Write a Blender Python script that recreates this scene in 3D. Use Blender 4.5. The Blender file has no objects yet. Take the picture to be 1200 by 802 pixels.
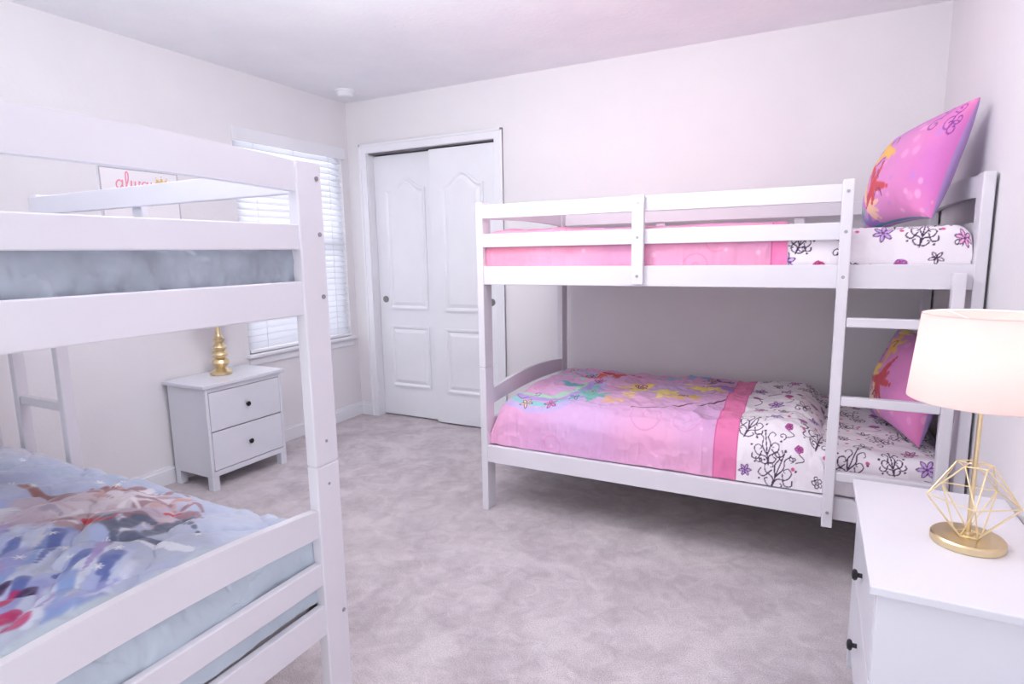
import bpy, bmesh, math, numpy as np
from mathutils import Vector, Matrix
S=bpy.context.scene
try:
    S.view_settings.view_transform='Standard'
except Exception: pass
rng=np.random.RandomState(7)
XL,YB,XR,ZT=-3.272,3.634,0.512,2.44
YF0=-0.3
# camera frame (also used to measure where things stand)
CF=690.373
_y,_t,_r=np.radians([27.246,8.594,-.953])
cf=np.array([-np.sin(_y)*np.cos(_t),np.cos(_y)*np.cos(_t),-np.sin(_t)]); _ri=np.array([np.cos(_y),np.sin(_y),0]); _up=np.cross(_ri,cf)
cr=_ri*np.cos(_r)+_up*np.sin(_r); cu=_up*np.cos(_r)-_ri*np.sin(_r)
def at_z(a,b,z):
    d=cf+cr*(a-600)/CF+cu*(401-b)/CF; t=(z-1.29)/d[2]; return d[0]*t,d[1]*t

def s2l(c):
    c=np.asarray(c,float)
    return np.where(c<=.04045,c/12.92,((c+.055)/1.055)**2.4)
def rgb(r,g,b): return tuple(float(v) for v in s2l(np.array([r,g,b])/255.))
def mat(name,col,rough=.5,metal=0,bump=0,bscale=80,col2=None,cscale=3,attr=False,transl=0,sheen=0,emit=0,bdist=.002,detail=3):
    m=bpy.data.materials.new(name); m.use_nodes=True
    nt=m.node_tree; N=nt.nodes; Lk=nt.links; b=N['Principled BSDF']; out=N['Material Output']
    b.inputs['Base Color'].default_value=(*col,1); b.inputs['Roughness'].default_value=rough; b.inputs['Metallic'].default_value=metal
    if sheen: b.inputs['Sheen Weight'].default_value=sheen
    tc=N.new('ShaderNodeTexCoord')
    if attr:
        a=N.new('ShaderNodeAttribute'); a.attribute_name='Col'; csock=a.outputs['Color']
        Lk.new(csock,b.inputs['Base Color'])
    else:
        n=N.new('ShaderNodeTexNoise'); n.inputs['Scale'].default_value=cscale; n.inputs['Detail'].default_value=5
        Lk.new(tc.outputs['Object'],n.inputs['Vector'])
        r=N.new('ShaderNodeValToRGB')
        c2=col2 if col2 else tuple(v*.96 for v in col)
        r.color_ramp.elements[0].position=.35; r.color_ramp.elements[1].position=.65
        r.color_ramp.elements[0].color=(*c2,1); r.color_ramp.elements[1].color=(*col,1)
        Lk.new(n.outputs['Fac'],r.inputs['Fac']); csock=r.outputs['Color']; Lk.new(csock,b.inputs['Base Color'])
    if bump:
        n2=N.new('ShaderNodeTexNoise'); n2.inputs['Scale'].default_value=bscale; n2.inputs['Detail'].default_value=detail
        Lk.new(tc.outputs['Object'],n2.inputs['Vector'])
        bp=N.new('ShaderNodeBump'); bp.inputs['Strength'].default_value=bump; bp.inputs['Distance'].default_value=bdist
        Lk.new(n2.outputs['Fac'],bp.inputs['Height']); Lk.new(bp.outputs['Normal'],b.inputs['Normal'])
    if transl:
        t=N.new('ShaderNodeBsdfTranslucent'); Lk.new(csock,t.inputs['Color'])
        mx=N.new('ShaderNodeMixShader'); mx.inputs[0].default_value=transl
        Lk.new(b.outputs[0],mx.inputs[1]); Lk.new(t.outputs[0],mx.inputs[2]); Lk.new(mx.outputs[0],out.inputs['Surface'])
    return m
M={}
M['wall']=mat('wall_paint',rgb(236,233,236),.85,bump=.25,bscale=60,col2=rgb(233,230,234),bdist=.003)
M['ceil']=mat('ceiling_texture',rgb(247,247,251),.9,bump=.5,bscale=35,col2=rgb(242,242,248),bdist=.006)
M['trim']=mat('trim_paint',rgb(240,240,246),.35,bump=.05,bscale=30)
M['door']=mat('door_paint',rgb(240,241,247),.4,bump=.05,bscale=40)
M['bed']=mat('bed_paint',rgb(225,222,230),.42,bump=.06,bscale=25,bdist=.001)
M['furn']=mat('furniture_paint',rgb(225,226,235),.35,bump=.04,bscale=25,bdist=.001)
M['gap']=mat('painted_gap_shade',rgb(120,116,122),.8)
M['bolt']=mat('bolt_steel',rgb(166,164,170),.4,metal=.7)
M['knob']=mat('knob_black',rgb(28,28,32),.3)
M['nickel']=mat('nickel',rgb(150,148,146),.35,metal=.9)
M['gold']=mat('gold_metal',rgb(228,210,170),.32,metal=1,col2=rgb(218,198,156))
M['wire']=mat('wire_cream_gold',rgb(232,216,176),.35,metal=.6)
M['shade']=mat('lamp_shade_fabric',rgb(234,218,216),.9,bump=.2,bscale=400,transl=.45,bdist=.001)
M['blind']=mat('blind_slat',rgb(244,245,250),.5,transl=.4)
M['glass']=mat('window_vinyl',rgb(235,238,245),.3)
M['fabric']=mat('printed_fabric',(1,1,1),.75,bump=.35,bscale=45,attr=True,sheen=.15,bdist=.004)
M['satin']=mat('satin_fabric',(1,1,1),.5,bump=.3,bscale=30,attr=True,sheen=.2,bdist=.004)
M['canvas']=mat('sign_canvas',(1,1,1),.7,bump=.15,bscale=300,attr=True,bdist=.001)
M['matt']=mat('mattress_ticking',rgb(235,232,236),.85,bump=.2,bscale=60)
M['pine']=mat('pine_slat',rgb(205,180,160),.6,col2=rgb(190,165,145),cscale=8)
def carpet():
    m=bpy.data.materials.new('carpet'); m.use_nodes=True; nt=m.node_tree;N=nt.nodes;K=nt.links;b=N['Principled BSDF']
    b.inputs['Roughness'].default_value=1; b.inputs['Sheen Weight'].default_value=.2
    tc=N.new('ShaderNodeTexCoord')
    def noise(s,d,dist=0):
        n=N.new('ShaderNodeTexNoise'); n.inputs['Scale'].default_value=s;n.inputs['Detail'].default_value=d;n.inputs['Distortion'].default_value=dist
        K.new(tc.outputs['Object'],n.inputs['Vector']); return n
    a=noise(2.4,8,1.6); c=noise(14,6,1.0); d=noise(230,3)
    r=N.new('ShaderNodeValToRGB'); r.color_ramp.elements[0].position=.39;r.color_ramp.elements[1].position=.60
    r.color_ramp.elements[0].color=(*rgb(208,197,203),1); r.color_ramp.elements[1].color=(*rgb(240,231,235),1)
    mx=N.new('ShaderNodeMix'); mx.inputs[0].default_value=.4
    K.new(a.outputs['Fac'],mx.inputs[2]);K.new(c.outputs['Fac'],mx.inputs[3]);K.new(mx.outputs[0],r.inputs['Fac'])
    r2=N.new('ShaderNodeValToRGB'); r2.color_ramp.elements[0].position=.35;r2.color_ramp.elements[1].position=.65
    r2.color_ramp.elements[0].color=(.74,.72,.73,1); r2.color_ramp.elements[1].color=(1,1,1,1)
    K.new(d.outputs['Fac'],r2.inputs['Fac'])
    ml=N.new('ShaderNodeMix'); ml.data_type='RGBA'; ml.blend_type='MULTIPLY'; ml.inputs[0].default_value=1
    K.new(r.outputs['Color'],ml.inputs[6]);K.new(r2.outputs['Color'],ml.inputs[7]);K.new(ml.outputs[2],b.inputs['Base Color'])
    bp=N.new('ShaderNodeBump'); bp.inputs['Strength'].default_value=.8; bp.inputs['Distance'].default_value=.012
    ad=N.new('ShaderNodeMath');ad.operation='ADD';K.new(d.outputs['Fac'],ad.inputs[0]);K.new(c.outputs['Fac'],ad.inputs[1])
    K.new(ad.outputs[0],bp.inputs['Height']);K.new(bp.outputs['Normal'],b.inputs['Normal'])
    return m
M['carpet']=carpet()

def new_obj(name,me,loc=(0,0,0),parent=None,**props):
    o=bpy.data.objects.new(name,me); bpy.context.collection.objects.link(o)
    o.location=loc
    if parent: o.parent=parent
    for k,v in props.items(): o[k]=v
    return o
def empty(name,loc,rotz=0,**props):
    o=new_obj(name,None,loc,**props); o.empty_display_size=.1; o.rotation_euler=(0,0,rotz); return o
def bm_box(bm,lo,hi,mi=0,bev=0):
    lo=Vector(lo);hi=Vector(hi)
    t=bmesh.new()
    bmesh.ops.create_cube(t,size=1)
    for v in t.verts: v.co=Vector([lo[i]+(v.co[i]+.5)*(hi[i]-lo[i]) for i in range(3)])
    if bev: bmesh.ops.bevel(t,geom=list(t.edges),offset=bev,segments=2,profile=.5,affect='EDGES')
    for f in t.faces: f.material_index=mi
    me=bpy.data.meshes.new('t'); t.to_mesh(me); t.free(); bm.from_mesh(me); bpy.data.meshes.remove(me)
def bm_cyl(bm,c,axis,r,h,mi=0,seg=20,r2=None):
    t=bmesh.new(); bmesh.ops.create_cone(t,cap_ends=True,segments=seg,radius1=r,radius2=r if r2 is None else r2,depth=h)
    R={'x':Matrix.Rotation(math.pi/2,4,'Y'),'y':Matrix.Rotation(-math.pi/2,4,'X'),'z':Matrix.Identity(4)}[axis]
    bmesh.ops.transform(t,matrix=Matrix.Translation(c)@R,verts=t.verts)
    for f in t.faces: f.material_index=mi
    me=bpy.data.meshes.new('t'); t.to_mesh(me); t.free(); bm.from_mesh(me); bpy.data.meshes.remove(me)
def finish(bm,name,mats,parent=None,origin=None,smooth=False,**props):
    if origin is None:
        vs=[v.co for v in bm.verts]
        mn=Vector([min(v[i] for v in vs) for i in range(3)]);mx=Vector([max(v[i] for v in vs) for i in range(3)])
        origin=(mn+mx)/2
        if not parent: origin.z=mn.z
    origin=Vector(origin)
    for v in bm.verts: v.co-=origin
    me=bpy.data.meshes.new(name); bm.to_mesh(me); bm.free()
    for m in mats: me.materials.append(M[m])
    if smooth:
        for p in me.polygons: p.use_smooth=True
    return new_obj(name,me,origin,parent,**props)
def box(name,lo,hi,m,bev=.003,parent=None,**props):
    bm=bmesh.new(); bm_box(bm,lo,hi,0,bev); return finish(bm,name,[m],parent,**props)
def smooth_angle(o,deg=40):
    me=o.data
    for p in me.polygons: p.use_smooth=True
    bm=bmesh.new();bm.from_mesh(me)
    for e in bm.edges:
        if len(e.link_faces)==2 and e.calc_face_angle(0)>math.radians(deg): e.smooth=False
    bm.to_mesh(me);bm.free()
def lathe(name,profile,m,parent,loc=(0,0,0),seg=48,**props):
    bm=bmesh.new(); rings=[]
    for r,z in profile:
        rings.append([bm.verts.new((max(r,.0005)*math.cos(2*math.pi*i/seg)+loc[0],max(r,.0005)*math.sin(2*math.pi*i/seg)+loc[1],z+loc[2])) for i in range(seg)])
    for a,b in zip(rings,rings[1:]):
        for i in range(seg): bm.faces.new((a[i],a[(i+1)%seg],b[(i+1)%seg],b[i]))
    bm.faces.new(list(reversed(rings[0]))); bm.faces.new(rings[-1])
    o=finish(bm,name,[m],parent,**props); smooth_angle(o,35); return o
def tube_path(bm,pts,r,mi=0,seg=8):
    for a,b in zip(pts,pts[1:]):
        a=Vector(a);b=Vector(b);d=b-a
        t=bmesh.new(); bmesh.ops.create_cone(t,cap_ends=True,segments=seg,radius1=r,radius2=r,depth=d.length)
        bmesh.ops.transform(t,matrix=Matrix.Translation((a+b)/2)@d.to_track_quat('Z','Y').to_matrix().to_4x4(),verts=t.verts)
        me=bpy.data.meshes.new('t'); t.to_mesh(me); t.free(); bm.from_mesh(me); bpy.data.meshes.remove(me)

class Canvas:
    def __init__(s,w,h,res=.004,base=(255,255,255)):
        s.w,s.h,s.res=w,h,res; s.W=int(w/res)+1; s.H=int(h/res)+1
        s.a=np.ones((s.H,s.W,3))*np.array(base)/255.
        s.xs=np.linspace(0,w,s.W)[None,:]; s.ys=np.linspace(0,h,s.H)[:,None]
    def disc(s,x,y,r,c,soft=.3,al=1,ry=None):
        ry=ry or r; m=max(r,ry)*(1+soft)+s.res
        i0=max(0,int((x-m)/s.res));i1=min(s.W,int((x+m)/s.res)+2);j0=max(0,int((y-m)/s.res));j1=min(s.H,int((y+m)/s.res)+2)
        if i0>=i1 or j0>=j1: return
        d=np.sqrt(((s.xs[:,i0:i1]-x)/r)**2+((s.ys[j0:j1]-y)/ry)**2)
        k=np.clip((1+soft-d)/max(soft,.05),0,1)[...,None]*al
        s.a[j0:j1,i0:i1]=s.a[j0:j1,i0:i1]*(1-k)+np.array(c)/255.*k
    def stroke(s,pts,w,c,w2=None,al=1,closed=False,soft=.5):
        P=np.array(pts,float)
        if closed: P=np.vstack([P,P[:1]])
        Q=np.vstack([2*P[0]-P[1],P,2*P[-1]-P[-2]])
        w2=w if w2 is None else w2
        n=len(P)-1
        for i in range(n):
            p0,p1,p2,p3=Q[i],Q[i+1],Q[i+2],Q[i+3]
            L=np.linalg.norm(p2-p1); k=max(2,int(L/max(w*.45,s.res*.6)))
            for t in np.linspace(0,1,k,endpoint=False):
                q=.5*((2*p1)+(-p0+p2)*t+(2*p0-5*p1+4*p2-p3)*t*t+(-p0+3*p1-3*p2+p3)*t**3)
                ww=w+(w2-w)*((i+t)/n)
                s.disc(q[0],q[1],ww/2,c,soft,al)
    def spiral(s,x,y,r,w,c,a0=0,turns=1.5,d=1):
        th=np.linspace(0,turns*2*math.pi,int(10*turns)+4)
        s.stroke([(x+r*(1-t/(turns*2*math.pi)*.85)*math.cos(a0+d*t),y+r*(1-t/(turns*2*math.pi)*.85)*math.sin(a0+d*t)) for t in th],w,c)
    def rose(s,x,y,r,c,fill=None,w=.0032):
        if fill: s.disc(x,y,r,fill,.15)
        s.spiral(x,y,r*.55,w,c,rng.rand()*6,1.6)
        for k in range(5):
            a=k*2*math.pi/5+rng.rand()*.4
            s.stroke([(x+r*.55*math.cos(a),y+r*.55*math.sin(a)),(x+r*1.05*math.cos(a+.35),y+r*1.05*math.sin(a+.35)),(x+r*.95*math.cos(a+.9),y+r*.95*math.sin(a+.9)),(x+r*.6*math.cos(a+1.25),y+r*.6*math.sin(a+1.25))],w,c)
    def scroll(s,x,y,r,c,a=0,w=.0034):
        for sg in (1,-1):
            def T(px,py):
                px*=sg; return (x+r*(px*math.cos(a)-py*math.sin(a)),y+r*(px*math.sin(a)+py*math.cos(a)))
            s.stroke([T(0,-1),T(.1,-.5),T(.6,-.3),T(.75,.1),T(.5,.3),T(.3,.1),T(.45,0)],w*1.2,c,w*.7)
            s.stroke([T(0,-.4),T(.25,.2),T(.15,.7),T(.4,1),T(.6,.8),T(.5,.65)],w*1.2,c,w*.7)
            s.stroke([T(0,-1),T(.3,-.95),T(.5,-.7),T(.35,-.6)],w,c)
            s.stroke([T(.3,-.1),T(.6,-.6),T(.95,-.5),T(.9,-.2)],w,c)
            s.disc(*T(.9,.35),w*1.1,c); s.disc(*T(.8,-.8),w,c)
        s.stroke([T(0,-1.1),T(0,1.1)],w,c); s.disc(*T(0,1.2),w*1.3,c)
    def flower(s,x,y,r,c,pet,n=6,w=.003):
        for k in range(n):
            a=k*2*math.pi/n+x*7
            tip=(x+r*math.cos(a),y+r*math.sin(a))
            if pet: s.stroke([(x,y),tip],r*.35,pet,r*.15)
            s.stroke([(x,y),(x+r*.6*math.cos(a+.35),y+r*.6*math.sin(a+.35)),tip,(x+r*.6*math.cos(a-.35),y+r*.6*math.sin(a-.35)),(x,y)],w,c)
        s.disc(x,y,r*.15,c)
def vnoise(H,W,f,oct=3,fx=None):
    fx=fx or f
    out=np.zeros((H,W)); A=1;T=0
    for o in range(oct):
        gh=int(H*f*2**o)+4; gw=int(W*fx*2**o)+4
        g=rng.rand(gh,gw)*2-1
        y=np.arange(H)*f*2**o; x=np.arange(W)*fx*2**o
        yi=y.astype(int);xi=x.astype(int); fy=(y-yi);fxx=(x-xi)
        fy=fy*fy*fy*(fy*(fy*6-15)+10); fxx=fxx*fxx*fxx*(fxx*(fxx*6-15)+10)
        fy=fy[:,None];fxx=fxx[None,:]
        v=(g[yi][:,xi]*(1-fy)*(1-fxx)+g[yi+1][:,xi]*fy*(1-fxx)+g[yi][:,xi+1]*(1-fy)*fxx+g[yi+1][:,xi+1]*fy*fxx)
        out+=A*v;T+=A;A*=.5
    return out/T
def grid_mesh(X,Y,Z,col):
    H,W=X.shape
    co=np.stack([X,Y,Z],-1).reshape(-1,3)
    idx=np.arange(H*W).reshape(H,W)
    q=np.stack([idx[:-1,:-1],idx[:-1,1:],idx[1:,1:],idx[1:,:-1]],-1).reshape(-1,4)
    return co,q,col.reshape(-1,3)
def build_mesh(name,parts,matname):
    cos=[];qs=[];cs=[];n=0
    for co,q,c in parts: cos.append(co);qs.append(q+n);cs.append(c);n+=len(co)
    co=np.vstack(cos);q=np.vstack(qs);c=np.vstack(cs)
    me=bpy.data.meshes.new(name)
    me.vertices.add(len(co)); me.vertices.foreach_set('co',co.astype(np.float32).ravel())
    me.loops.add(len(q)*4); me.loops.foreach_set('vertex_index',q.astype(np.int32).ravel())
    me.polygons.add(len(q)); me.polygons.foreach_set('loop_start',np.arange(0,len(q)*4,4,dtype=np.int32))
    me.polygons.foreach_set('loop_total',np.full(len(q),4,dtype=np.int32))
    me.update(calc_edges=True)
    me.polygons.foreach_set('use_smooth',np.ones(len(q),dtype=bool))
    a=me.color_attributes.new('Col','FLOAT_COLOR','POINT')
    cc=np.ones((len(co),4),np.float32); cc[:,:3]=s2l(np.clip(c,0,1)); a.data.foreach_set('color',cc.ravel())
    me.materials.append(M[matname]); me.validate(); me.update()
    return me
def rpath(s,w,h,r):
    a=math.pi*r/2; top=w-2*r
    L=[h-r,a,top,a,h-r]; pos=np.zeros_like(s); ht=np.zeros_like(s)
    c=np.cumsum([0]+L)
    m=s<=c[1]; pos[m]=0; ht[m]=s[m]
    m=(s>c[1])&(s<=c[2]); t=(s[m]-c[1])/r; pos[m]=r-r*np.cos(t); ht[m]=h-r+r*np.sin(t)
    m=(s>c[2])&(s<=c[3]); pos[m]=r+s[m]-c[2]; ht[m]=h
    m=(s>c[3])&(s<=c[4]); t=(s[m]-c[3])/r; pos[m]=w-r+r*np.sin(t); ht[m]=h-r+r*np.cos(t)
    m=s>c[4]; pos[m]=w; ht[m]=np.maximum(h-r-(s[m]-c[4]),0)
    return pos,ht/h
def plen(w,h,r): return 2*(h-r)+math.pi*r+w-2*r
def drape(name,x0,x1,y0,y1,zb,zt,cv,r=.06,rx=None,matname='fabric',amp=.012,nscale=.18,parent=None,puff=0,amp2=0,quilt=0,fold=None,crease=0,**props):
    rx=rx or r; h=zt-zb; r=min(r,h*.98);rx=min(rx,h*.98)
    sx=np.linspace(0,plen(x1-x0,h,rx),cv.W); sy=np.linspace(0,plen(y1-y0,h,r),cv.H)
    px,hx=rpath(sx,x1-x0,h,rx); py,hy=rpath(sy,y1-y0,h,r)
    X=x0+px[None,:]+0*py[:,None]; Y=y0+py[:,None]+0*px[None,:]
    hh=hx[None,:]*hy[:,None]
    Z=zb+h*hh
    n=vnoise(cv.H,cv.W,cv.res/nscale,4); n2=vnoise(cv.H,cv.W,cv.res/nscale*1.3,4)
    rid=1-np.abs(n2)*2.2
    k=np.clip(hh*3,0,1)
    side=np.clip((1-hy)*2,0,1)[:,None]
    Z=Z+amp*(n+.6*rid-.3)*k*(1-.6*side)
    if puff: Z=Z+puff*np.sin(math.pi*np.clip(py/(y1-y0),0,1))[:,None]*hx[None,:]
    if quilt:
        q1=np.abs(np.sin((cv.xs+cv.ys)*math.pi/.30+1.2*n)); q2=np.abs(np.sin((cv.xs-cv.ys)*math.pi/.30+1.2*n2))
        Z=Z+quilt*(np.minimum(q1,q2)**.5-.6)*k
    if fold is not None:
        Z=Z+fold[1]*np.exp(-((px-(fold[0]-x0))/fold[2])**2)[None,:]*hy[:,None]*(1+.5*n)
    ydir=np.where(py<(y1-y0)/2,-1,1)[:,None]
    sgnx=np.where(px<(x1-x0)/2,-1,1)[None,:]
    Y=Y+ydir*np.minimum(amp,.014)*(n+rid*.5)*side*.7
    X=X+sgnx*np.minimum(amp,.014)*(n+rid*.5)*.7*np.clip((1-hx)*2,0,1)[None,:]
    if crease:   # soft vertical gathers on the drop and thin creases on top
        c1=vnoise(cv.H,cv.W,cv.res/.35,3,cv.res/.06); c1=1-np.abs(c1)*2.5
        Y=Y+ydir*crease*c1*side; Z=Z+crease*(1-np.abs(vnoise(cv.H,cv.W,cv.res/.11,3,cv.res/.16))*3)*k*(1-side)*.8
    if amp2:
        n3=vnoise(cv.H,cv.W,cv.res/.03,3,cv.res/.05); Z=Z+amp2*n3*k; Y=Y+ydir*amp2*n3*side
        X=X+sgnx*amp2*n3*np.clip((1-hx)*2,0,1)[None,:]
    cx,cy=(x0+x1)/2,(y0+y1)/2
    me=build_mesh(name,[grid_mesh(X-cx,Y-cy,Z-zb,cv.a)],matname)
    return new_obj(name,me,(cx,cy,zb),parent,**props)

# ---------------- room
K=dict(kind='structure')
box('floor',(XL-.12,YF0,-.1),(XR+.12,YB+.2,0),'carpet',0,**K)
box('ceiling',(XL-.12,YF0,ZT),(XR+.12,YB+.2,ZT+.1),'ceil',0,**K)
box('wall_right',(XR,YF0,0),(XR+.12,YB+.2,ZT),'wall',0,**K)
W1,W2,WB,WT=2.60,3.555,.66,2.09
bm=bmesh.new()
for lo,hi in [((XL-.12,YF0,0),(XL,W1,ZT)),((XL-.12,W2,0),(XL,YB+.2,ZT)),((XL-.12,W1,0),(XL,W2,WB)),((XL-.12,W1,WT),(XL,W2,ZT))]: bm_box(bm,lo,hi)
finish(bm,'wall_left',['wall'],**K)
DA,DB,DT=-3.087,-1.98,2.055
bm=bmesh.new()
for lo,hi in [((XL,YB,0),(DA,YB+.2,ZT)),((DB,YB,0),(XR,YB+.2,ZT)),((DA,YB,DT),(DB,YB+.2,ZT)),((DA,YB+.11,0),(DB,YB+.2,DT))]: bm_box(bm,lo,hi)
finish(bm,'wall_back',['wall'],**K)
def baseboard(name,lo,hi,ax):
    bm=bmesh.new(); bm_box(bm,lo,hi,0,.002)
    l=list(lo);h=list(hi); h[2]=hi[2]+.018; l[2]=hi[2]-.002
    if ax=='x+': h[0]=lo[0]+.007
    if ax=='x-': l[0]=hi[0]-.007
    bm_box(bm,l,h,0,.002); finish(bm,name,['trim'],**K)
baseboard('baseboard_left',(XL,YF0,0),(XL+.015,YB,.085),'x+')
baseboard('baseboard_right',(XR-.008,YF0,0),(XR,YB,.085),'x-')
bm=bmesh.new()
for a,b in ((XL+.015,-3.152),(-1.915,XR-.008)):
    bm_box(bm,(a,YB-.015,0),(b,YB,.085),0,.002); bm_box(bm,(a,YB-.007,.083),(b,YB,.103),0,.002)
finish(bm,'baseboard_back',['trim'],**K)
bm=bmesh.new()
for a,b in ((-3.152,DA),(DB,-1.915)):
    bm_box(bm,(a,YB-.014,0),(b,YB,2.12),0,.003)
bm_box(bm,(-3.152,YB-.0145,DT),(-1.915,YB,2.12),0,.003)
bm_box(bm,(-3.152,YB-.022,0),(-3.135,YB,2.12),0,.003);bm_box(bm,(-1.932,YB-.022,0),(-1.915,YB,2.12),0,.003);bm_box(bm,(-3.152,YB-.022,2.103),(-1.915,YB,2.12),0,.003)
bm_box(bm,(DA,YB,0),(DA+.003,YB+.1,DT)); bm_box(bm,(DB-.003,YB,0),(DB,YB+.1,DT))
finish(bm,'trim_1',['trim'],**K)
def arch_outline(x0,x1,z0,z1,rise,inset=0,n=24):
    x0+=inset;x1-=inset;z0+=inset;z1-=inset
    pts=[(x0,z0),(x1,z0)]
    if rise<=0: return pts+[(x1,z1),(x0,z1)]
    for i in range(n+1):
        t=1-i/n; x=x0+(x1-x0)*t
        u=abs(t-.5)*2
        pts.append((x,z1-rise*(.5-.5*math.cos(math.pi*min(1,u*1.05)))))
    return pts
def closet_door(name,x0,x1,y,pull_x):
    bm=bmesh.new(); z0,z1=.012,2.038
    bm_box(bm,(x0,y,z0),(x1,y+.03,z1),0,.002)
    m=.10
    for pz0,pz1,rise in ((.25,.74,0),(.87,1.87,.085)):
        o1=arch_outline(x0+m,x1-m,pz0,pz1,rise,0); o2=arch_outline(x0+m,x1-m,pz0,pz1,rise,.014); o3=arch_outline(x0+m,x1-m,pz0,pz1,rise,.028)
        o4=arch_outline(x0+m,x1-m,pz0,pz1,rise,.055)
        lv=[(o1,y-.0002),(o1,y-.012),(o2,y-.012),(o3,y-.0008),(o4,y-.011)]
        R=[[bm.verts.new((px,yy,pz)) for px,pz in o] for o,yy in lv]
        for a,b in zip(R,R[1:]):
            n=len(a)
            for i in range(n): bm.faces.new((a[i],a[(i+1)%n],b[(i+1)%n],b[i]))
        bm.faces.new(R[-1])
    bmesh.ops.recalc_face_normals(bm,faces=bm.faces)
    d=finish(bm,name,['door'],kind='structure')
    oz=d.location
    bm=bmesh.new(); bm_cyl(bm,Vector((pull_x,y-.002,.945))-oz,'y',.026,.006,0,28); bm_cyl(bm,Vector((pull_x,y-.006,.945))-oz,'y',.018,.004,0,24)
    finish(bm,'door_pull',['nickel'],d,label='round satin nickel finger pull')
closet_door('door_1',DA+.005,-2.51,YB+.066,-3.02)
closet_door('door_2',-2.535,DB-.005,YB+.020,-2.035)
bm=bmesh.new(); bm_box(bm,(DA+.004,YB+.012,DT-.008),(DB-.004,YB+.1,DT)); finish(bm,'gap_shade_strip',['gap'],**K)  # dark-coloured strip stands in for the shade above the closet doors
bm=bmesh.new()
xo=XL-.1
for lo,hi in [((xo,W1,WB),(xo+.04,W1+.05,WT)),((xo,W2-.05,WB),(xo+.04,W2,WT)),((xo,W1,WB),(xo+.04,W2,WB+.05)),((xo,W1,WT-.05),(xo+.04,W2,WT)),((xo,W1,1.35),(xo+.035,W2,1.40))]: bm_box(bm,lo,hi,0,.003)
finish(bm,'window_1',['glass'],**K)
bm=bmesh.new(); bm_box(bm,(XL-.1,W1-.03,WB-.022),(XL+.04,W2+.03,WB),0,.004); bm_box(bm,(XL,W1-.01,WB-.075),(XL+.014,W2+.01,WB-.022),0,.003)
finish(bm,'trim_3',['trim'],**K)
bl=empty('window_blind',(XL-.02,(W1+W2)/2,WB),label='white horizontal slatted blind closed over the window',category='blind')
bm=bmesh.new(); z=WB+.05
while z<WT-.09:
    t=bmesh.new(); bmesh.ops.create_cube(t,size=1)
    for v in t.verts: v.co=Vector((v.co.x*.05,v.co.y*(W2-W1-.016),v.co.z*.003))
    bmesh.ops.transform(t,matrix=Matrix.Translation((0,0,z-WB))@Matrix.Rotation(math.radians(56),4,'Y'),verts=t.verts)
    me=bpy.data.meshes.new('t');t.to_mesh(me);t.free();bm.from_mesh(me);bpy.data.meshes.remove(me)
    z+=.043
finish(bm,'blind_slats',['blind'],bl)
bm=bmesh.new(); hw=(W2-W1)/2
bm_box(bm,(-.02,-hw+.006,WT-WB-.06),(.022,hw-.006,WT-WB-.002),0,.004)
bm_box(bm,(.02,-hw-.005,WT-WB-.075),(.035,hw+.03,WT-WB+.012),0,.004)
finish(bm,'blind_valance',['trim'],bl)
bm=bmesh.new(); bm_box(bm,(-.025,-hw+.008,.004),(.025,hw-.008,.024),0,.004); finish(bm,'bottom_rail',['trim'],bl)
for yy in (-.33,0,.33): box('lift_cord',(.026,yy-.002,.02),(.028,yy+.002,WT-WB-.07),'trim',0,bl)
sd=empty('smoke_detector',(-3.02,3.36,ZT),label='round white smoke detector fixed to the ceiling near the closet',category='smoke detector')
lathe('detector_base',[(.072,-.012),(.072,0)],'trim',sd)
lathe('detector_cover',[(.02,-.042),(.045,-.040),(.055,-.03),(.06,-.012)],'trim',sd)

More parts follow.
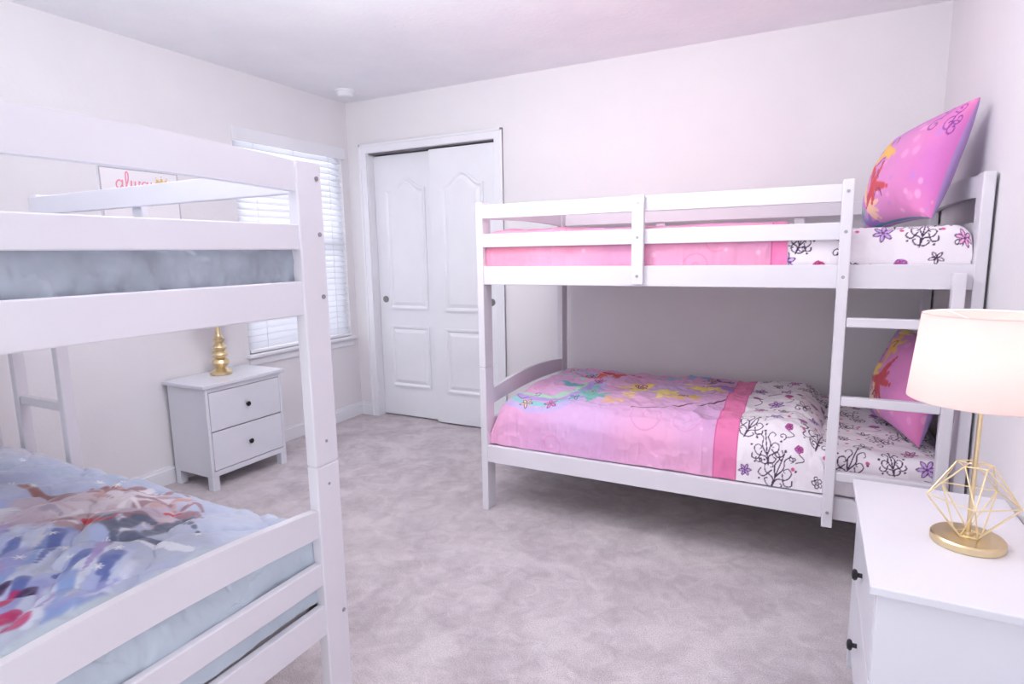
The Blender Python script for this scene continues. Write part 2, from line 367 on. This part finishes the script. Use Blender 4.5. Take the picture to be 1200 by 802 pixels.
# ---------------- bunk bed
L,Wd=1.95,1.075
BH,R1B,R1T,Z0,Z1=1.527,1.142,1.228,.254,.34
def arch_rail(name,x0,x1,zb,zt,a,parent,n=20):
    bm=bmesh.new(); y0,y1=.08,Wd-.08; rings=[]
    for i in range(n+1):
        t=i/n;y=y0+(y1-y0)*t;k=math.sin(math.pi*t)
        rings.append([bm.verts.new(c) for c in ((x0,y,zb+a*.6*k),(x1,y,zb+a*.6*k),(x1,y,zt+a*k),(x0,y,zt+a*k))])
    for p,q in zip(rings,rings[1:]):
        for i in range(4): bm.faces.new((p[i],p[(i+1)%4],q[(i+1)%4],q[i]))
    bm.faces.new(rings[0]);bm.faces.new(rings[-1]); bmesh.ops.recalc_face_normals(bm,faces=bm.faces)
    return finish(bm,name,['bed'],parent)
def bunk_bed(loc,rot,label,lx=1.516,lx2=1.856):
    e=empty('bunk_bed',loc,rot,label=label,category='bunk bed',group='twin bunk beds in the bedroom')
    pw,pd=.035,.082
    for x in (0,L-pw):
        for yi,y in enumerate((0,Wd-pd)):
            bm=bmesh.new()
            bm_box(bm,(x,y,0),(x+pw,y+pd,.735),0,.004); bm_box(bm,(x,y,.738),(x+pw,y+pd,BH),0,.004)
            bm_box(bm,(x+.004,y+.004,.72),(x+pw-.004,y+pd-.004,.75),0,0)
            xo=x-.0005 if x==0 else x+pw+.0005
            yb=y+.018 if yi==0 else y+pd-.018
            for z in (.295,1.185,1.345,1.485): bm_cyl(bm,(xo,yb,z),'x',.006,.003,1,14)
            for z in (.68,.80): bm_cyl(bm,(xo,y+pd/2,z),'x',.004,.002,1,12)
            finish(bm,'post',['bed','bolt'],e)
    for x in (.006,L-.029):
        x1=x+.023
        arch_rail('arched_end_rail',x,x1,1.450,1.522,.018,e)
        arch_rail('arched_end_rail',x,x1,.540,.615,.03,e)
        for a,b in ((1.307,1.369),(R1B,R1T),(.40,.465),(Z0,Z1)):
            box('end_rail',(x,.078,a),(x1,Wd-.078,b),'bed',.003,e)
    for y in (.008,Wd-.033):
        for a,b in ((R1B,R1T),(Z0,Z1)):
            box('side_rail',(.033,y,a),(L-.033,y+.025,b),'bed',.003,e)
    for a,b in ((1.452,1.515),(1.318,1.380)):
        box('guard_rail',(.033,.008,a),(lx+.005,.030,b),'bed',.003,e)
        box('guard_rail',(.033,Wd-.030,a),(L-.033,Wd-.008,b),'bed',.003,e)
    for x,y0,y1,yb in ((.757,-.014,.0078,-.015),(.6,Wd-.0078,Wd+.014,Wd+.015),(1.33,Wd-.0078,Wd+.014,Wd+.015)):
        bm=bmesh.new(); bm_box(bm,(x,y0,1.15),(x+.05,y1,1.518),0,.003)
        for z in (1.185,1.345,1.485): bm_cyl(bm,(x+.025,yb,z),'y',.006,.003,1,14)
        finish(bm,'guard_stile',['bed','bolt'],e)
    bm=bmesh.new()
    bm_box(bm,(lx,-.034,.235),(lx+.037,.0078,BH),0,.004); bm_box(bm,(lx2,-.034,.235),(lx2+.037,.0078,1.20),0,.004)
    for z in (1.185,1.345,1.485,.295): bm_cyl(bm,(lx+.018,-.035,z),'y',.006,.003,1,14)
    lad=finish(bm,'ladder',['bed','bolt'],e)
    for z in (.44,.73,1.022):
        bm=bmesh.new(); bm_box(bm,Vector((lx+.037,-.030,z-.017))-lad.location,Vector((lx2,.002,z+.017))-lad.location,0,.004)
        finish(bm,'ladder_rung',['bed'],lad)
    for z in (.29,1.155):
        for i in range(13):
            x=.06+i*(L-.18)/12; box('bed_slat',(x,.034,z-.01),(x+.06,Wd-.034,z+.004),'pine',.002,e,label='unpainted wooden slat under the mattress')
    return e
PX,PY=-1.447,2.453
bunk_bed((PX,PY,0),0,'white wooden bunk bed with ladder, pink bedding, along closet wall')
LX_,LY_=-1.144,1.166
bunk_bed((LX_,LY_,0),math.pi,'white wooden bunk bed with ladder, icy blue bedding',1.376,1.716)

def mattress(x0,x1,y0,y1,z0,z1,label):
    bm=bmesh.new(); bm_box(bm,(x0,y0,z0),(x1,y1,z1),0,.03)
    return finish(bm,'mattress',['matt'],label=label,category='mattress',group='twin mattresses on the bunk beds')
e_=.062
m1=mattress(PX+e_,PX+L-e_,PY+e_,PY+Wd-e_,.295,.490,'white twin mattress on the lower bunk under pink bedding')
m2=mattress(PX+e_,PX+L-e_,PY+e_,PY+Wd-e_,1.160,1.335,'white twin mattress on the upper bunk under pink bedding')
m3=mattress(LX_-L+e_,LX_-e_,LY_-Wd+e_,LY_-e_,.295,.480,'white twin mattress on the lower bunk under icy blue bedding')
m4=mattress(LX_-L+e_,LX_-e_,LY_-Wd+e_,LY_-e_,1.160,1.29,'white twin mattress on the upper bunk under grey-blue bedding')

INK=(66,44,76)
def floral(cv,x0,x1,step=.17,magenta=(214,90,150)):
    y=.04; row=0
    while y<cv.h:
        x=x0+.05+(row%2)*step*.5
        while x<x1:
            k=rng.randint(0,9); jx=x+rng.uniform(-.02,.02); jy=y+rng.uniform(-.02,.02); r=rng.uniform(.033,.052)
            if k in(0,5): cv.scroll(jx,jy,r*1.3,INK,rng.uniform(-.4,.4))
            elif k in(1,7): cv.rose(jx,jy,r*.6,INK)
            elif k in (2,6): cv.flower(jx,jy,r*.7,(110,60,120),[(238,176,210),(200,170,226)][k==6])
            elif k in (3,8):
                cv.rose(jx,jy,r*.4,(160,50,110),[magenta,(176,120,200)][k==8],.003); cv.stroke([(jx,jy-r*.5),(jx+.02,jy-r*1.1),(jx-.01,jy-r*1.6)],.003,INK)
            else: cv.flower(jx,jy,r*.7,INK,None,5)
            if rng.rand()<.45: cv.disc(jx+step*.45,jy+.01,.006,magenta)
            if rng.rand()<.5: cv.spiral(jx+step*.45,jy+.05,.016,.003,INK,rng.rand()*6,1)
            x+=step
        y+=step*.8; row+=1
WHITE=(240,233,240)
RS=.0027
def sheet(m,x0,x1,y0,y1,zb,zt,step,amp=.008,crease=.003):
    h=zt-zb; cv=Canvas(plen(x1-x0,h,.05),plen(y1-y0,h,.05),RS,WHITE); floral(cv,0,cv.w,step)
    o=drape('fitted_sheet',x0,x1,y0,y1,zb,zt,cv,r=.05,amp=amp,nscale=.14,crease=crease)
    o.parent=m; o.location=Vector(o.location)-Vector(m.location); o['label']='white sheet printed with fine black scrolls and pink flowers'
sheet(m1,-.06,PX+L-.04,PY+.042,PY+Wd-.042,.345,.522,.125)
sheet(m2,-.145,PX+L-.04,PY+.041,PY+Wd-.045,1.19,1.362,.125,.006,.002)

def pink_comforter(x0,x1,y0,y1,zb,zt,band_x,label,r,rx,print_=True,amp=.014,bw=.045,PINK=(230,170,208),**kw):
    h=zt-zb; cv=Canvas(plen(x1-x0,h,rx),plen(y1-y0,h,r),RS,PINK)
    off=(h-rx)+math.pi*rx/2-rx; offy=(h-r)+math.pi*r/2-r
    g=vnoise(cv.H,cv.W,RS/.25)[...,None]; g1=vnoise(cv.H,cv.W,RS/.5)[...,None]
    cv.a=cv.a*(1+.02*g)+np.array([-.05,-.01,.03])*np.clip(g1*1.6,0,1)+np.array([.03,-.03,-.03])*np.clip(-g1*1.6,0,1)
    for i in range(22):
        x,y=rng.uniform(0,cv.w),rng.uniform(0,cv.h); cv.spiral(x,y,rng.uniform(.04,.09),.005,tuple(np.array(PINK)*np.array([.98,.9,.96])),rng.rand()*6,1.3,rng.choice([-1,1]))
    for i in range(50): cv.disc(rng.uniform(0,cv.w),rng.uniform(0,cv.h),rng.uniform(.004,.010),(244,206,226),.6,.5)
    if print_:
        def C(px,py):
            wx,wy=at_z(px,py-13,.585); return (wx-x0+off,wy-y0+offy)
        def st(pts,w,c,w2=None,al=.9): cv.stroke([C(*p) for p in pts],w,c,w2,al)
        for i in range(26):
            x,y=C(rng.uniform(600,860),rng.uniform(448,492)); cv.disc(x,y,.09,(214,180,226),1.2,.25)
        ring=[(645+56*math.cos(a),463+18*math.sin(a)) for a in np.linspace(0,6.1,15)]
        for k,(s_,col) in enumerate(((1.0,(140,200,205)),(.86,(176,158,222)),(.72,(172,218,190)),(1.13,(196,178,228)))):
            st([(645+(x-645)*s_,463+(y-463)*s_) for x,y in ring],.03,col,.018,.8)
        for i in range(12):
            a=i*.52; x,y=C(645+58*math.cos(a),463+18*math.sin(a)); cv.flower(x,y,.034,(110,70,140),[(236,130,170),(246,226,140),(150,200,220)][i%3],5,.0035)
        def plume(px,py,col,n,l0,l1,w=.04):
            cx,cy=C(px,py)
            for j in range(n):
                a=rng.uniform(0,6.28); l=rng.uniform(l0,l1)
                cv.stroke([(cx,cy),(cx+l*.5*math.cos(a)+.02,cy+l*.5*math.sin(a)),(cx+l*math.cos(a),cy+l*math.sin(a)*.8)],w,col,.008,.92)
        plume(722,453,(208,48,58),16,.09,.20); plume(698,456,(226,88,70),8,.06,.14); plume(690,476,(120,190,180),9,.06,.16); plume(668,464,(110,185,195),8,.05,.12); plume(715,480,(240,190,160),6,.05,.1)
        plume(750,468,(248,222,110),12,.07,.17); plume(775,474,(252,232,150),10,.07,.17); plume(735,476,(246,208,170),6,.04,.1)
        plume(800,478,(236,196,110),10,.06,.15); plume(822,468,(250,226,120),9,.06,.14); plume(838,460,(122,84,160),11,.06,.15); plume(812,456,(140,180,226),9,.06,.14); plume(850,468,(170,130,200),8,.05,.13); plume(780,457,(150,190,225),7,.05,.12)
        for (px,py) in ((722,453),(752,467),(800,476),(838,460)):
            x,y=C(px,py); cv.rose(x,y,.03,(100,40,70),(244,190,170),.004)
        for (px,py) in ((850,476),(660,444),(760,444),(690,440),(600,474),(790,444),(840,444)):
            x,y=C(px,py)
            cv.stroke([(x-.05,y),(x,y+.035),(x+.06,y-.01),(x+.12,y+.03)],.004,(112,72,140)); cv.spiral(x+.12,y+.05,.024,.0036,(112,72,140),4.7,1); cv.spiral(x-.05,y-.02,.02,.0036,(112,72,140),1.7,1)
        st([(740,488),(790,490),(850,484)],.006,(70,44,40))
    b=band_x-x0+off
    msk=(cv.xs>b)[...,None]*np.ones((cv.H,1,1))
    save=cv.a.copy()
    cv.a[:]=np.array(WHITE)/255.
    if b<cv.w-.15: floral(cv,b,cv.w,.12)
    cv.a=np.where(msk>0,cv.a,save)
    cv.a=np.where((np.abs(cv.xs-(b-bw))<bw)[...,None]*np.ones((cv.H,1,1))>0,np.array((234,126,178))/255.*(1+.04*g),cv.a)
    cv.stroke([(b-2*bw,0),(b-2*bw,cv.h)],.004,(214,100,160)); cv.stroke([(b,0),(b,cv.h)],.004,(214,100,160))
    return drape('comforter',x0,x1,y0,y1,zb,zt,cv,r=r,rx=rx,amp=amp,nscale=.2,label=label,category='comforter',**kw)
pink_comforter(PX+.039,.085,PY+.036,PY+Wd-.038,.345,.567,-.25,'pink printed comforter with white floral turned-back end, on lower bunk',.11,.12,amp=.020,puff=.02,fold=(-.05,.02,.12),crease=.004)
pink_comforter(PX+.041,-.10,PY+.035,PY+Wd-.038,1.20,1.394,-.085,'plain pink comforter tucked in on the upper bunk bed',.05,.03,False,amp=.010,bw=.035,PINK=(238,158,186),crease=.004)

# icy comforter
x0,x1,y0,y1,zb,zt=LX_-L+.036,LX_-.036,LY_-Wd+.036,LY_-.036,.345,.568
RS=.003
h=zt-zb; r=.09; cv=Canvas(plen(x1-x0,h,r),plen(y1-y0,h,r),RS,(196,204,224))
off=(h-r)+math.pi*r/2-r
def C(px,py):
    wx,wy=at_z(px,py,.585); return (wx-x0+off,wy-y0+off)
def st(pts,w,c,w2=None,al=.85,soft=.6): cv.stroke([C(*p) for p in pts],w,c,w2,al,soft=soft)
g=vnoise(cv.H,cv.W,RS/.5)[...,None]; g2=vnoise(cv.H,cv.W,RS/.2)[...,None]
cv.a=cv.a+np.clip(g,0,1)*np.array([-.08,-.07,.0])+np.clip(-g,0,1)*np.array([.05,.02,.02])+.05*g2
for i in range(90):
    px,py=rng.uniform(-20,150),rng.uniform(590,720); col=[(126,150,210),(140,166,220),(160,166,222),(100,118,184),(180,192,232),(168,150,210),(218,224,244),(204,214,240)][rng.randint(0,8)]
    dx,dy=rng.uniform(-46,-14),rng.uniform(20,44); st([(px,py),(px+dx*.5+4,py+dy*.5),(px+dx,py+dy)],rng.uniform(.02,.05),col,.006)
for i in range(14):
    o=rng.uniform(-14,14); st([(-10,612+o),(50,600+o*.8),(110,612+o*.6),(170,640+o*.4),(230,650+o*.2)],.02,(232,236,248),.006,.7)
st([(60,606),(110,600),(160,602),(205,606)],.16,(196,178,196),.10); st([(90,596),(150,590),(200,588)],.13,(222,212,222),.08); st([(40,590),(80,584),(120,588)],.08,(206,190,204),.05)
for i in range(46):
    px,py=rng.uniform(45,225),rng.uniform(575,622); col=[(236,230,238),(186,156,164),(210,190,200),(160,124,136),(200,160,160),(178,168,190)][rng.randint(0,6)]
    st([(px,py),(px+rng.uniform(8,18),py-rng.uniform(1,6)),(px+rng.uniform(20,40),py+rng.uniform(-4,5))],rng.uniform(.015,.035),col,.006)
for q in ([(28,574),(50,580),(90,578),(110,570)],[(120,572),(150,580),(190,574)]): st(q,.024,(156,112,112),.010)
for q in ([(150,622),(170,612),(192,622)],[(178,628),(205,612),(236,626)],[(205,614),(222,602),(240,612)],[(120,618),(135,630),(128,645)],[(150,634),(180,640),(205,632)]): st(q,.034,(100,108,134),.008,.9)
for q in ([(226,566),(244,570),(250,580)],[(196,600),(214,598)],[(100,612),(125,622),(140,616)]): st(q,.014,(196,52,66),.006)
for q in ([(-5,715),(12,706),(24,694)],[(-5,735),(10,728),(26,716)],[(20,740),(34,726)]): st(q,.035,(198,44,110),.012)
for q in ([(30,700),(44,690)],[(-4,700),(16,690)]): st(q,.03,(60,40,90),.01)
st([(0,545),(60,548),(120,556),(180,568)],.05,(176,190,214),.03,.7); st([(0,528),(80,532),(160,545)],.06,(206,206,222),.03,.7)
for i in range(26):
    x,y=C(rng.uniform(0,300),rng.uniform(535,700))
    for k in range(3):
        a=k*math.pi/3; cv.stroke([(x-.012*math.cos(a),y-.012*math.sin(a)),(x+.012*math.cos(a),y+.012*math.sin(a))],.0035,(240,244,252),al=.7)
SX=lambda wx:wx-x0+off
SY=lambda wy:wy-y0+off
e=SX(x1-.10); mm=np.clip((cv.xs-e)/.02,0,1)*np.ones((cv.H,1)); ey=SY(y1-.05); mm=np.maximum(mm,np.clip((cv.ys-ey)/.02,0,1)*np.ones((1,cv.W)))
ey=SY(y0+.05); mm=np.maximum(mm,np.clip((ey-cv.ys)/.02,0,1)); mm=mm[...,None]
cv.a=cv.a*(1-mm)+np.array((194,206,218))/255.*mm
drape('comforter',x0,x1,y0,y1,zb,zt,cv,r=r,matname='satin',amp=.018,nscale=.2,puff=.035,amp2=.003,quilt=.02,label='icy blue and lavender printed comforter on the lower bunk',category='comforter')
zb,zt=1.20,1.345; h=zt-zb; r=.05
cv=Canvas(plen(x1-x0,h,r),plen(y1-y0,h,r),.004,(164,172,184)); g=vnoise(cv.H,cv.W,.004/.06,4)[...,None]; cv.a=cv.a*(1+.12*g)
drape('comforter',x0,x1,y0,y1,zb,zt,cv,r=r,matname='satin',amp=.008,nscale=.12,amp2=.007,label='grey-blue crinkled satin comforter on the upper bunk',category='comforter')

# ---------------- pillows
def pillow(center,wdir,updir,W,H,T,cv,label):
    w=Vector(wdir).normalized(); n=w.cross(Vector(updir)).normalized(); u=n.cross(w)
    R=Matrix((w,u,n)).transposed().to_4x4()
    U,V=np.meshgrid(np.sin(np.linspace(-1,1,cv.W)*math.pi/2),np.sin(np.linspace(-1,1,cv.H)*math.pi/2))
    wr=vnoise(cv.H,cv.W,.02); wr2=vnoise(cv.H,cv.W,.05)
    X=U*W/2*(1-.10*(1-V**2)); Y=V*H/2*(1-.10*(1-U**2))
    P=(np.clip((1-U**2)*(1-V**2),0,1))**.44
    Z=T/2*P*(1+.12*wr+.04*wr2)
    f=grid_mesh(X,Y,Z,cv.a); back=np.ones_like(cv.a)*np.array((176,140,200))/255.
    co,q,c=grid_mesh(X,Y,-Z*.6,back); q=q[:,::-1]
    me=build_mesh('pillow',[f,(co,q,c)],'fabric')
    o=new_obj('pillow',me,center,label=label,category='pillow',group='matching pillows on the bunk bed with pink bedding'); o.rotation_euler=R.to_euler(); return o
def pillow_canvas():
    cv=Canvas(.60,.46,.003,(236,120,190))
    t=(cv.xs/.60*np.ones((cv.H,1)))[...,None]; n=np.clip(vnoise(cv.H,cv.W,.015)*1.5+.4,0,1)[...,None]
    cv.a=(np.array((212,156,216))*(1-t)+np.array((228,130,188))*t)*(1-n)/255.+(np.array((196,140,214))*(1-t)+np.array((214,118,192))*t)*n/255.
    for i in range(60): cv.disc(rng.uniform(0,.6),rng.uniform(0,.46),rng.uniform(.005,.012),[(240,170,216),(196,136,214),(244,190,222)][i%3],.6,.5)
    return cv
def deco(cv,cx,cy,s=1):
    for (dx,dy,col) in ((0,0,(250,214,110)),(.05,.07,(240,190,90)),(-.05,.06,(130,200,205)),(.03,-.07,(246,205,175)),(-.04,-.08,(120,190,160)),(.06,-.02,(205,70,80)),(-.01,.12,(250,220,130)),(.0,-.13,(160,120,200))):
        for k in range(7):
            a=rng.rand()*6.28;l=rng.uniform(.04,.09)*s
            cv.stroke([(cx+dx*s,cy+dy*s),(cx+dx*s+l*.6*math.cos(a)+.01,cy+dy*s+l*.6*math.sin(a)),(cx+dx*s+l*math.cos(a),cy+dy*s+l*math.sin(a))],.026,col,.006,.95)
    for k in range(8):
        x,y=cx+rng.uniform(-.09,.09),cy+rng.uniform(-.13,.13); cv.stroke([(x,y),(x+.03,y+.02),(x+.05,y-.01)],.004,(110,50,110))
cv=pillow_canvas(); deco(cv,.19,.20,1.3)
for k in range(6): cv.spiral(.50+rng.uniform(-.06,.06),.36+rng.uniform(-.06,.06),.025,.0035,(130,60,150),rng.rand()*6,1.2)
cv.stroke([(.02,.012),(.58,.012)],.012,(70,150,175))
pillow((.325,2.84,1.566),(.30,-.9,.08),(.30,.05,.9),.54,.43,.25,cv,'pink and purple printed pillow propped on the upper bunk')
cv=pillow_canvas(); deco(cv,.20,.24,1.4)
pillow((.372,2.88,.735),(.20,-.9,.03),(.20,.05,.9),.52,.43,.22,cv,'pink printed pillow propped against the lower bunk headboard')

def nightstand(x_wall,dirx,y0,y1,depth,H,label,lz=.11):
    e=empty('nightstand',(x_wall+dirx*depth/2,(y0+y1)/2,0),0 if dirx>0 else math.pi,label=label,category='nightstand',group='white two-drawer nightstands')
    w=(y1-y0)/2; d=depth/2
    box('top_board',(-d,-w,H-.02),(d,w,H),'furn',.003,e)
    bm=bmesh.new()
    d2=d-.015; w2=w-.02
    for sy in (-1,1):
        ya,yb=(sy*w2,sy*(w2-.018)); bm_box(bm,(-d2,min(ya,yb),lz),(d2,max(ya,yb),H-.0205),0,.002)
    bm_box(bm,(-d2,-w2+.018,lz),(-d2+.008,w2-.018,H-.0205)); bm_box(bm,(-d2+.008,-w2+.018,lz),(d2-.022,w2-.018,lz+.018))
    bm_box(bm,(d2-.02,-w2+.018,H-.045),(d2,w2-.018,H-.0205),0,.001); bm_box(bm,(d2-.02,-w2+.018,lz),(d2,w2-.018,lz+.03),0,.001)
    finish(bm,'body',['furn'],e)
    for sx in (-1,1):
        for sy in (-1,1):
            bm=bmesh.new(); a=(sx*d2,sx*(d2-.042)); b=(sy*w2,sy*(w2-.042))
            bm_box(bm,(min(a),min(b),0),(max(a),max(b),lz),0,.002)
            finish(bm,'leg',['furn'],e)
    zr=[(lz+.034,(H-.045+lz+.03)/2-.003),((H-.045+lz+.03)/2+.003,H-.049)]
    for a,b in zr:
        dr=box('drawer',(d2-.018,-w2+.021,a),(d2+.001,w2-.021,b),'furn',.002,e)
        kb=lathe('knob',[(.006,0),(.006,.010),(.013,.013),(.015,.018),(.011,.023),(.003,.025)],'knob',dr,label='round black knob')
        kb.rotation_euler=(0,math.pi/2,0); kb.location=(.0215,0,0)
    return e
nightstand(XL+.016,1,1.99,2.545,.355,.606,'white two-drawer nightstand holding a gold turned lamp beside the window',.08)
nightstand(XR-.009,-1,1.352,2.006,.367,.589,'wider white two-drawer nightstand holding a wire-cage lamp')

H0=.589
lm=empty('table_lamp',(.355,1.66,H0),label='gold table lamp with geometric wire cage and white drum shade, lit',category='lamp')
lathe('base',[(.072,.0),(.074,.002),(.074,.016),(.070,.020),(.011,.021),(.009,.03)],'gold',lm,seg=64)
lathe('pole',[(.005,.021),(.005,.41)],'gold',lm,seg=20)
def shade(lmp,z0,z1,r0,r1):
    bm=bmesh.new(); seg=72; R=[]
    for k in range(13):
        t=k/12; r=r0+(r1-r0)*t; R.append([bm.verts.new((r*math.cos(2*math.pi*i/seg),r*math.sin(2*math.pi*i/seg),z0+(z1-z0)*t)) for i in range(seg)])
    for a,b in zip(R,R[1:]):
        for i in range(seg): bm.faces.new((a[i],a[(i+1)%seg],b[(i+1)%seg],b[i]))
    finish(bm,'lamp_shade',['shade'],lmp,smooth=True)
    for r,z,sp in ((r0-.002,z0+.002,0),(r1-.002,z1-.002,1)):
        bm=bmesh.new(); tube_path(bm,[(r*math.cos(2*math.pi*i/48),r*math.sin(2*math.pi*i/48),z) for i in range(49)],.0016)
        if sp:
            for a in (0,2.094,4.189): tube_path(bm,[(0,0,z1-.03),(r*math.cos(a),r*math.sin(a),z)],.0015)
        finish(bm,'shade_ring',['trim'],lmp)
shade(lm,.350,.548,.146,.128)
bm=bmesh.new()
def ring(r,z,n,a0): return [(r*math.cos(a0+2*math.pi*i/n),r*math.sin(a0+2*math.pi*i/n),z) for i in range(n)]
NN=5
A=ring(.035,.195,NN,.2);B=ring(.092,.115,NN,.2+math.pi/NN);Cc=ring(.028,.024,NN,.2)
for i in range(NN):
    for p,q in ((A[i],A[(i+1)%NN]),(B[i],B[(i+1)%NN]),(A[i],B[i]),(A[i],B[i-1]),(Cc[i],B[i]),(Cc[i],B[i-1]),(Cc[i],Cc[(i+1)%NN])): tube_path(bm,[p,q],.0017)
tube_path(bm,[A[0],(0,0,.195),A[2]],.0014)
finish(bm,'wire_cage',['wire'],lm)
lathe('bulb',[(.012,.41),(.014,.42),(.03,.46),(.03,.48),(.018,.505),(.002,.51)],'shade',lm)
pl=bpy.data.lights.new('lamp_bulb_light','POINT'); pl.energy=2.6; pl.color=(1,.80,.68); pl.shadow_soft_size=.04
new_obj('lamp_bulb_light',pl,(0,0,.46),lm)

lm2=empty('table_lamp',(-3.11,2.265,.606),label='turned gold table lamp with white drum shade on nightstand',category='lamp')
prof=[(.046,0),(.050,.003),(.050,.018),(.044,.024),(.032,.03),(.022,.042),(.034,.056),(.042,.072),(.036,.090),(.022,.100),(.034,.110),(.039,.122),(.033,.136),(.021,.145),(.031,.154),(.034,.165),(.028,.178),(.017,.19),(.026,.203),(.028,.214),(.018,.226),(.012,.24),(.010,.37)]
lathe('base',[(a*1.2,b) for a,b in prof],'gold',lm2)
shade(lm2,.335,.50,.118,.10)

sy0,sy1,sz0,sz1=1.785,2.205,1.46,1.762
cv=Canvas(sy1-sy0,sz1-sz0,.0014,(246,242,246))
for a in (.003,cv.w-.003): cv.stroke([(a,0),(a,cv.h)],.006,(190,186,196))
for a in (.003,cv.h-.003): cv.stroke([(0,a),(cv.w,a)],.006,(190,186,196))
def word(cv,x,y,s,w,col):
    seqs=[[(.8,.8),(.4,1.0),(.05,.6),(.1,.1),(.45,0),(.8,.5),(.85,1.0),(.8,.4),(.95,0),(1.2,.15),(1.6,1.2),(1.6,2.0),(1.4,2.1),(1.3,1.5),(1.35,.3),(1.6,0),(1.85,.25),(2.0,1.0),(2.0,.4),(2.15,0),(2.4,.3),(2.5,.95),(2.5,.3),(2.7,0),(3.0,.4),(3.0,1.0),(3.25,.85)],
     [(4.1,.8),(3.7,1.0),(3.35,.6),(3.4,.1),(3.75,0),(4.1,.5),(4.15,1.0),(4.1,.4),(4.25,0),(4.5,.15),(4.65,1),(4.65,.3),(4.85,0),(5.1,.3),(5.25,1),(5.2,.2),(5.1,-.8),(4.8,-1.1),(4.65,-.8),(5.0,-.3),(5.5,.2),(5.8,1.1),(5.98,.5),(5.8,.05),(5.5,.05)]]
    for q in seqs: cv.stroke([(x+a*s,y+b*s) for a,b in q],w,col)
word(cv,.080,.200,.040,.0055,(240,146,170))
cx,cy=.325,.240
for px,ph in ((-.030,.026),(0,.034),(.030,.026)):
    cv.stroke([(cx+px*.6,cy),(cx+px,cy+ph)],.020,(228,192,122),.003); cv.disc(cx+px,cy+ph+.003,.003,(228,192,122))
cv.stroke([(cx-.026,cy),(cx+.026,cy)],.016,(222,184,110))
Xs=np.zeros((cv.H,cv.W))+.0181; Ys=cv.xs+0*cv.ys-cv.w/2; Zs=cv.ys+0*cv.xs
sg=new_obj('wall_sign',build_mesh('wall_sign',[grid_mesh(Xs,Ys,Zs,cv.a)],'canvas'),(XL,(sy0+sy1)/2,sz0),label='white canvas wall sign with pink script and gold crown',category='wall sign')
bm=bmesh.new(); bm_box(bm,(.001,-cv.w/2,0),(.018,cv.w/2,sz1-sz0),0,.001); finish(bm,'frame',['trim'],sg)

# ---------------- light: added ceiling fill out of view, flash bounced off the ceiling, daylight
cl=empty('added_fill_fixture',(-1.25,1.75,ZT),label='round white ceiling fixture added out of view as fill',category='fill light')  # unseen fixture, added with its lamp to fill the far half of the room
lathe('fill_fixture_base',[(.19,-.05),(.19,0)],'trim',cl)
L1=bpy.data.lights.new('ceiling_fill','AREA'); L1.shape='DISK'; L1.size=.36; L1.energy=19; L1.color=(1,.985,.985)
new_obj('ceiling_fill',L1,(0,0,-.06),cl).rotation_euler=(.30,0,0)
L2=bpy.data.lights.new('bounce_flash','AREA'); L2.shape='DISK'; L2.size=.9; L2.energy=38; L2.color=(.985,.98,1)
new_obj('bounce_flash',L2,(-1.2,.9,1.85)).rotation_euler=(math.pi-.45,0,0)
L3=bpy.data.lights.new('window_daylight','AREA'); L3.shape='RECTANGLE'; L3.size=1.5; L3.size_y=1.1; L3.energy=14; L3.color=(.93,.96,1)
new_obj('window_daylight',L3,(XL-.75,(W1+W2)/2,1.5)).rotation_euler=(0,-math.pi/2,0)

w=bpy.data.worlds.new('World'); S.world=w; w.use_nodes=True
bg=w.node_tree.nodes['Background']; bg.inputs[0].default_value=(.94,.95,1,1); bg.inputs[1].default_value=1.55

cd=bpy.data.cameras.new('Camera'); cd.sensor_width=36; cd.lens=CF/1200*36; cd.clip_start=.05
co=bpy.data.objects.new('Camera',cd); bpy.context.collection.objects.link(co)
r,u,f=cr,cu,cf
co.matrix_world=Matrix(((r[0],u[0],-f[0],0),(r[1],u[1],-f[1],0),(r[2],u[2],-f[2],1.29),(0,0,0,1)))
S.camera=co
